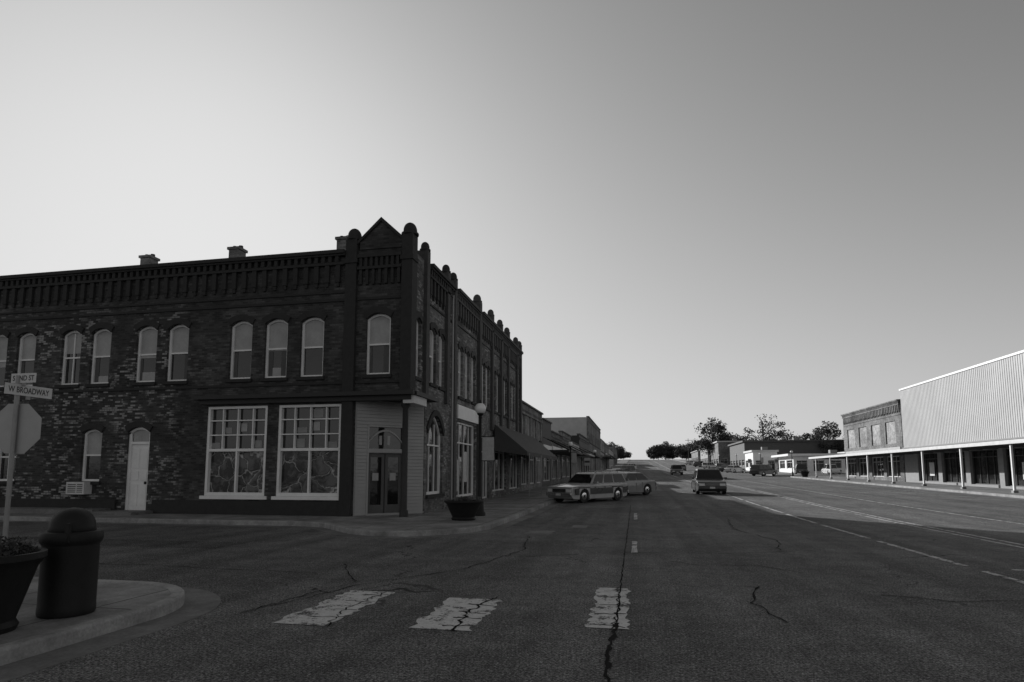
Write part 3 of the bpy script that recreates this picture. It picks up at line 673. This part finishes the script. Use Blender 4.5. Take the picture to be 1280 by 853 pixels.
# ---------------------------------------------------------------- street furniture
def planter(x,y,z,r=.56,h=.72,name='flower_planter',tall=.3):
    ob=Obj(name); ob('bowl','black',True).lathe((x,y,z),[(r*.62,0),(r*.66,.05),(r*.6,.1),(r*.72,h*.4),(r*.9,h*.8),(r*1.0,h*.9),(r*1.04,h*.92),(r*1.04,h),(r*.93,h),(r*.9,h-.08)],40)
    ob('soil','soil').lathe((x,y,z+h-.1),[(r*.92,0),(r*.5,.05),(.05,.07)],20)
    for i in range(18):
        a=U(0,6.28); rr=U(0,r*.85); tx=x+math.cos(a)*rr; ty=y+math.sin(a)*rr; hh=U(.08,tall)
        ob('stems','leafd').tube((tx,ty,z+h-.08),(tx+U(-.08,.08),ty+U(-.08,.08),z+h+hh),.006,.003,5)
        leaves(ob('leaves_a' if i%2 else 'leaves_b','leafl' if i%2 else 'leafd'),(tx,ty,z+h+hh*.4),.12,hh*.6,55,.026)
    ob.done()
planter(-6.17,4.85,.135,.48,.74,tall=.2); planter(-5.45,19.05,.135,.6,.62,tall=.15); planter(22,88.5,zp(88.5)+.135,.6,.75)
def lamp(x,y,h=3.65,banner=False):
    ob=Obj('street_lamp'); z=zp(y)+.13
    ob('post','black',True).lathe((x,y,z),[(.2,0),(.2,.1),(.15,.16),(.13,.5),(.09,.6),(.06,.7),(.045,h-.55),(.07,h-.5),(.05,h-.45),(.12,h-.38),(.12,h-.34)],16)
    ob('globe','globe',True).lathe((x,y,z+h-.36),[(.09,0)]+[(.2*math.sin(t*math.pi/12),.18-.2*math.cos(t*math.pi/12)) for t in range(2,12)]+[(.03,.39)],20)
    ob('cap','black',True).lathe((x,y,z+h+.0),[(.08,0),(.03,.05),(.012,.14)],12)
    if banner:
        ob('banner_arm','black').wbox(x,x+.55,y-.015,y+.015,z+2.75,z+2.78); ob('banner_arm','black').wbox(x,x+.55,y-.015,y+.015,z+1.9,z+1.93)
        ob('banner','cloth').wbox(x+.08,x+.5,y-.006,y+.006,z+1.93,z+2.75)
    ob.done()
lamp(-5.42,21.0,h=3.95,banner=True); lamp(-5.3,50,banner=True); lamp(-5.3,80); lamp(-5.3,110)
for y in (95,118,145,175): lamp(22,y,banner=y==118)
tb=Obj('domed_trash_bin'); c=(-6.05,5.68,.135)
tb('body','black',True,.008).lathe(c,[(.255,0),(.265,.03),(.265,.08),(.262,.1),(.262,.74),(.285,.77),(.292,.80),(.292,.85),(.28,.875),(.2,.885)],48)
tb('hinge','black').wbox(c[0]+.15,c[0]+.2,c[1]-.23,c[1]-.2,c[2]+.78,c[2]+.98)
tb('domed_lid','black',True).lathe((c[0],c[1],c[2]+.88),[(.215,0),(.22,.01),(.215,.05)]+[(.212*math.cos(t*math.pi/16),.06+.19*math.sin(t*math.pi/16)) for t in range(8)]+[(.01,.25)],40)
tb.done()
ss=Obj('stop_sign'); px,py=-8.80,7.2
ss('post','pole').tube((px,py,.1),(px,py,3.05),.032,.032,10)
SFm=Fr((px,py,0),Vector((1,.18,0)),Vector((-.18,1,0)))
R_=.39
oct_=[(R_*math.cos(math.radians(22.5+45*i)),2.28+R_*math.sin(math.radians(22.5+45*i))) for i in range(8)]
ss('octagon_back','signback').prism(SFm,oct_,.036,.040); ss('octagon_face','dgrey').prism(SFm,[(a*.98,2.28+(z-2.28)*.98) for a,z in oct_],.0405,.0425)
for z in (2.1,2.46): ss('bolts','pole',True).tube(SFm(0,z,-.034),SFm(0,z,.04),.012,.012,8)
ss.done()
def blade(name,center,d,n,ln_,h,text,size):
    ob=Obj(name); fr=Fr(center,d,n)
    ob('plate','signw').box(fr,-ln_/2,ln_/2,-h/2,h/2,-.002,.002)
    ob('bracket','pole').box(fr,-.03,.03,-h/2-.05,-h/2+.01,-.02,-.0025)
    ob.done()
    cu=bpy.data.curves.new('t','FONT'); cu.body=text; cu.size=size; cu.align_x='CENTER'; cu.align_y='CENTER'; cu.extrude=.0005; cu.offset=.002
    to=bpy.data.objects.new('lt',cu); COL.objects.link(to); bpy.context.view_layer.update()
    me=bpy.data.meshes.new_from_object(to.evaluated_get(bpy.context.evaluated_depsgraph_get())); bpy.data.objects.remove(to)
    me.materials.clear(); me.materials.append(M['ink'])
    lo=bpy.data.objects.new('lettering',me); COL.objects.link(lo)
    wd=max(v.co.x for v in me.vertices)-min(v.co.x for v in me.vertices); hh=max(v.co.y for v in me.vertices)-min(v.co.y for v in me.vertices)
    cy=(max(v.co.y for v in me.vertices)+min(v.co.y for v in me.vertices))/2
    for v in me.vertices: v.co.x*=ln_*.86/wd; v.co.y=(v.co.y-cy)*h*.55/hh
    X=Vector(d).normalized(); Z=Vector(n).normalized(); Y=Vector((0,0,1))
    m=Matrix(((X.x,Y.x,Z.x,0),(X.y,Y.y,Z.y,0),(X.z,Y.z,Z.z,0),(0,0,0,1))); m.translation=Vector(center)+Z*.0035
    lo.parent=ob.e; lo.matrix_world=m
blade('street_name_sign',(px+.04,py+.14,2.84),(0,1,0),(1,0,0),.72,.16,'W BROADWAY',.125)
blade('street_name_sign',(px+.09,py,3.01),(1,0,0),(0,-1,0),.44,.14,'S 2ND ST',.105)
for (x,y,h) in ((21.8,104,2.6),(21.8,128,2.6),(-4.9,62,2.5)):
    o=Obj('traffic_sign'); z=zp(y)+.1; o('post','pole').tube((x,y,z),(x,y,z+h),.03,.03,8); o('plate','signback').wbox(x-.3,x+.3,y-.04,y-.035,z+h-.8,z+h); o('plate_border','ink').wbox(x-.25,x+.25,y-.046,y-.041,z+h-.5,z+h-.3); o.done()
for (x,y) in ((62,160),(40,200),(24,300)):
    o=Obj('utility_pole'); z=zp(y); o('pole','bark').tube((x,y,z),(x,y,z+11),.16,.1,8); o('crossarm','bark').wbox(x-1.3,x+1.3,y-.06,y+.06,z+10,z+10.15)
    for dx in (-1.1,-.4,.4,1.1): o('insulators','grey').tube((x+dx,y,z+10.15),(x+dx,y,z+10.35),.05,.04,6)
    o.done()
# ---------------------------------------------------------------- cars
def car(name,x,y,head,kind='sedan',paint='car_dark',Lc=4.7,Wd=1.8,H=1.42,wood=False):
    z=zp(y)
    ca,sa=math.cos(head),math.sin(head); slope=(zp(y+1)-zp(y-1))/2
    fx=Vector((ca,sa,slope*sa)).normalized(); up=Vector((0,-slope,1)).normalized(); fy=up.cross(fx).normalized(); up=fx.cross(fy)
    m=Matrix(((fx.x,fy.x,up.x,x),(fx.y,fy.y,up.y,y),(fx.z,fy.z,up.z,z+.005),(0,0,0,1)))
    ob=Obj(name,m); l=Lc/2; w=Wd/2
    bz=.92 if kind!='suv' else 1.0; xf=l-.92; xr=-l+1.0; wr=.335; gr=.2 if kind!='suv' else .28
    hz=bz-.1
    top=[(-l,.5),(-l+.02,bz-.12),(-l+.1,bz-.02),(-l+.9,bz),(l-1.35,bz),(l-.9,hz+.05),(l-.15,hz-.06),(l-.03,hz-.16),(l,.48),(l-.04,.32)]
    if kind=='wagon': top=[(-l,.5),(-l+.02,bz-.05),(-l+.06,bz),(l-1.45,bz),(l-.5,bz-.07),(l-.05,bz-.12),(l,bz-.2),(l,.45),(l-.04,.3)]
    bot=[(l-.12,gr+.02)]
    for cx in (xf,xr):
        ra=wr+.07
        for i in range(0,11):
            t=math.pi*i/10; bot.append((cx+ra*math.cos(t),max(gr,wr-.02+ra*math.sin(t)) if 0<i<10 else gr))
    bot.append((-l+.12,gr+.05))
    pts=top+bot
    lay=[(-w,.0),(-w+.04,.02),(0,.03),(w-.04,.02),(w,.0)]
    vs=[];n=len(pts)
    for yy,lift in lay:
        edge=abs(yy)>w-.01
        for (px_,pz) in pts:
            k=.0
            if edge and pz>.7: k=.05*(pz-.7)/.3
            taper=.10*max(0,(abs(px_)-(l-.6))/.6)**2
            s_=1 if yy>0 else -1
            q=yy-(s_*(k+taper) if abs(yy)>.01 else 0)
            push=0
            if abs(yy)<.01 and abs(px_)>l-.2: push=.05*(1 if px_>0 else -1)
            vs.append((px_+push,q,pz+(lift*.8 if pz>=hz-.2 else 0)))
    fs=[tuple(range(n-1,-1,-1)),tuple((len(lay)-1)*n+i for i in range(n))]
    for j in range(len(lay)-1):
        for i in range(n):
            k=(i+1)%n; fs.append((j*n+i,j*n+k,(j+1)*n+k,(j+1)*n+i))
    ob('body',paint,bev=.025).add(vs,fs)
    ob('underbody','black').wbox(-l+.3,l-.3,-w+.25,w-.25,gr-.03,.6)
    if kind=='wagon': b0,b1,r0,r1=l-1.5,-l+.06,l-2.15,-l+.32
    elif kind=='suv': b0,b1,r0,r1=l-1.25,-l+.08,l-1.95,-l+.3
    elif kind=='pickup': b0,b1,r0,r1=l-1.4,-l+2.1,l-2.05,-l+2.3
    else: b0,b1,r0,r1=l-1.3,-l+.55,l-2.1,-l+1.25
    wb,wt=w-.07,w-.25
    def G(u,v,side,off=0):
        xx=(b0+(b1-b0)*u)*(1-v)+(r0+(r1-r0)*u)*v; yy=(wb*(1-v)+wt*v+off)*side; return Vector((xx,yy,bz+(H-bz)*v+.01))
    vs=[G(0,0,1),G(1,0,1),G(1,.93,1),G(.96,1,1,-.05),G(.04,1,1,-.05),G(0,.93,1)]; vs+=[Vector((v.x,-v.y,v.z)) for v in vs]
    ob('cabin',paint,bev=.03).add(vs,[(0,1,2,3,4,5),(11,10,9,8,7,6)]+[(i,(i+1)%6,(i+1)%6+6,i+6) for i in range(6)])
    gl=ob('windows','cglass')
    divs={'wagon':[(.03,.3),(.33,.6),(.63,.965)],'suv':[(.03,.33),(.36,.66),(.69,.95)],'sedan':[(.05,.48),(.51,.93)],'pickup':[(.06,.55),(.59,.92)]}[kind]
    for a,b in divs:
        for sd in (1,-1):
            q=[G(a+.01,.1,sd,.012),G(b,.1,sd,.012),G(b,.86,sd,.012),G(a+.01,.86,sd,.012)]; gl.add(q,[(0,1,2,3)])
    def endg(u,sg):
        q=[]
        for v,s2,ins in ((.1,1,.06),(.1,-1,.06),(.88,-1,.05),(.88,1,.05)):
            p=G(u,v,s2,-ins); p.x+=sg*.015; q.append(p)
        gl.add(q,[(0,1,2,3)])
    endg(0,1); endg(1,-1)
    for cx in (xf,xr):
        for sd in (1,-1):
            yc=sd*(w-.13)
            ob('tyres','tyre',True).tube((cx,yc-.1,wr),(cx,yc+.1,wr),wr,wr,24)
            ob('hubcaps','chrome',True).tube((cx,yc+sd*.095,wr),(cx,yc+sd*.112,wr),wr*.62,wr*.5,20)
            ob('wheel_slots','black').tube((cx,yc+sd*.11,wr),(cx,yc+sd*.116,wr),wr*.2,wr*.18,12)
    bm='chrome' if kind in('wagon','pickup') else paint
    ob('bumpers',bm,bev=.02).wbox(l-.03,l+.1,-w+.08,w-.08,.36,.52); ob('bumpers',bm).wbox(-l-.1,-l+.03,-w+.08,w-.08,.38,.54)
    ob('grille','black').wbox(l-.02,l+.062,-.42,.42,.55,.72)
    for i in range(5): ob('grille_bars','chrome').wbox(l+.03,l+.07,-.42,.42,.565+i*.033,.572+i*.033)
    for sd in (1,-1):
        ob('headlights','lens').wbox(l-.1,l+.03,min(sd*.46,sd*(w-.14)),max(sd*.46,sd*(w-.14)),.56,.71)
        ob('taillights','dgrey').wbox(-l-.02,-l+.05,min(sd*(w-.32),sd*(w-.08)),max(sd*(w-.32),sd*(w-.08)),.55,.78)
        ob('mirrors',paint).wbox(b0-.35,b0-.22,min(sd*w,sd*(w+.17)),max(sd*w,sd*(w+.17)),bz+.02,bz+.15)
        ob('door_handles','chrome').wbox(-.2,-.06,min(sd*(w-.03),sd*(w+.012)),max(sd*(w-.03),sd*(w+.012)),.8,.83)
        for xx in (b0-.3,-.25,-l+1.5):
            ob('door_gaps','black').wbox(xx,xx+.012,min(sd*(w-.03),sd*(w+.003)),max(sd*(w-.03),sd*(w+.003)),.36,bz-.1)
    ob('plate','dwhite').wbox(l+.1,l+.108,-.16,.16,.38,.5)
    if wood:
        for sd in (1,-1):
            a,b=sorted((sd*(w-.02),sd*(w+.008)))
            for x0,x1 in ((xr+.45,xf-.45),(xf+.43,l-.2),(-l+.12,xr-.43)): ob('wood_panels','car_wood').wbox(x0,x1,a,b,.42,.74)
            ob('wood_panels','car_wood').wbox(xf-.45,xf+.43,a,b,.742,.79); ob('wood_panels','car_wood').wbox(xr-.43,xr+.45,a,b,.742,.79)
            a,b=sorted((sd*(w-.02),sd*(w+.014))); ob('wood_trim','car_tan').wbox(-l+.12,l-.2,a,b,.80,.83)
            for x0,x1 in ((xr+.45,xf-.45),): ob('wood_trim','car_tan').wbox(x0,x1,a,b,.39,.42)
        for sd in (1,-1): ob('roof_rack','chrome').wbox(-l+.45,.1,sd*(wt-.14)-.015,sd*(wt-.14)+.015,H+.06,H+.09)
        for xx in (-l+.5,-l+1.2,-l+1.9,0.05):
            ob('roof_rack','chrome').wbox(xx-.015,xx+.015,-wt+.14,wt-.14,H+.062,H+.085)
            for sd in (1,-1): ob('roof_rack_feet','chrome').wbox(xx-.03,xx+.03,sd*(wt-.14)-.02,sd*(wt-.14)+.02,H-.02,H+.06)
    ob.done()
rad=math.radians
car('station_wagon',-2.55,33.2,rad(180+56),'wagon','car_tan',4.8,1.82,1.5,True)
car('parked_car',-.9,39.5,rad(180+52),'sedan','car_grey'); car('parked_car',-1.5,44.5,rad(180+50),'sedan','car_dark')
car('moving_car',4.7,43.5,rad(-90),'sedan','car_dark',4.7,1.9,1.6)
car('moving_car',6.6,108,rad(-90),'suv','car_dark',4.7,1.9,1.7); car('moving_car',10.4,150,rad(90),'sedan','car_grey')
for i,(x,y,k,c) in enumerate(((19,100,'suv','car_dark'),(19,128,'sedan','car_white'),(19,136,'sedan','car_dark'),(19,150,'pickup','car_grey'),(19,170,'suv','car_white'),(19,195,'suv','car_dark'),(19,230,'sedan','car_white'))): car('parked_car',x,y,rad(45),k,c,4.6 if k!='pickup' else 5.2,1.85,1.45 if k=='sedan' else 1.75)
for i,(y,k,c) in enumerate(((58,'sedan','car_dark'),(72,'sedan','car_dark'),(84,'suv','car_grey'),(97,'sedan','car_white'),(120,'sedan','car_dark'),(150,'suv','car_white'))): car('parked_car',-2.2,y,rad(180+48),k,c,4.6,1.85,1.45 if k=='sedan' else 1.75)
car('parked_car',32,112,rad(90),'pickup','car_white',5.2,1.9,1.75); car('parked_car',37,114,rad(90),'sedan','car_dark'); car('parked_car',27.5,113,rad(80),'suv','car_dark',4.7,1.9,1.8)
# ---------------------------------------------------------------- light, sky, camera
AZ=40; EL=18
S=Vector((-math.sin(rad(AZ))*math.cos(rad(EL)),math.cos(rad(AZ))*math.cos(rad(EL)),math.sin(rad(EL))))
sd=bpy.data.lights.new('sun','SUN'); sd.energy=5; sd.angle=rad(.5); sd.color=(1,1,1)
so_=bpy.data.objects.new('sun',sd); COL.objects.link(so_); so_.rotation_mode='QUATERNION'; so_.rotation_quaternion=(-S).to_track_quat('-Z','Y')
w=bpy.data.worlds.new('World'); scene.world=w; w.use_nodes=True; nt=w.node_tree
bg=nt.nodes['Background']; sk=nt.nodes.new('ShaderNodeTexSky'); sk.sky_type='NISHITA'; sk.sun_disc=False
sk.sun_elevation=rad(EL); sk.sun_rotation=rad(-AZ); sk.air_density=1.0; sk.dust_density=1.0; sk.ozone_density=1.0
bw=nt.nodes.new('ShaderNodeRGBToBW'); L(nt,sk.outputs[0],bw.inputs[0])
# film-like monochrome response: soft shoulder on the aureole, deeper tone away from the sun
x=math_(nt,'MULTIPLY',bw.outputs[0],.1)
zz=math_(nt,'POWER',x,1.65)
yv=math_(nt,'DIVIDE',math_(nt,'MULTIPLY',zz,8.1),math_(nt,'ADD',zz,.155))
L(nt,yv,bg.inputs['Color']); bg.inputs['Strength'].default_value=.1
cam=bpy.data.cameras.new('camera'); co=bpy.data.objects.new('camera',cam); COL.objects.link(co)
cam.sensor_width=36; cam.lens=36*764/1280; cam.shift_y=.0653; cam.clip_end=6000; cam.clip_start=.05
co.location=(0,0,1.65); co.rotation_euler=(rad(96),0,rad(11.5)); scene.camera=co
scene.view_settings.view_transform='Standard'; scene.view_settings.look='None'; scene.view_settings.exposure=0
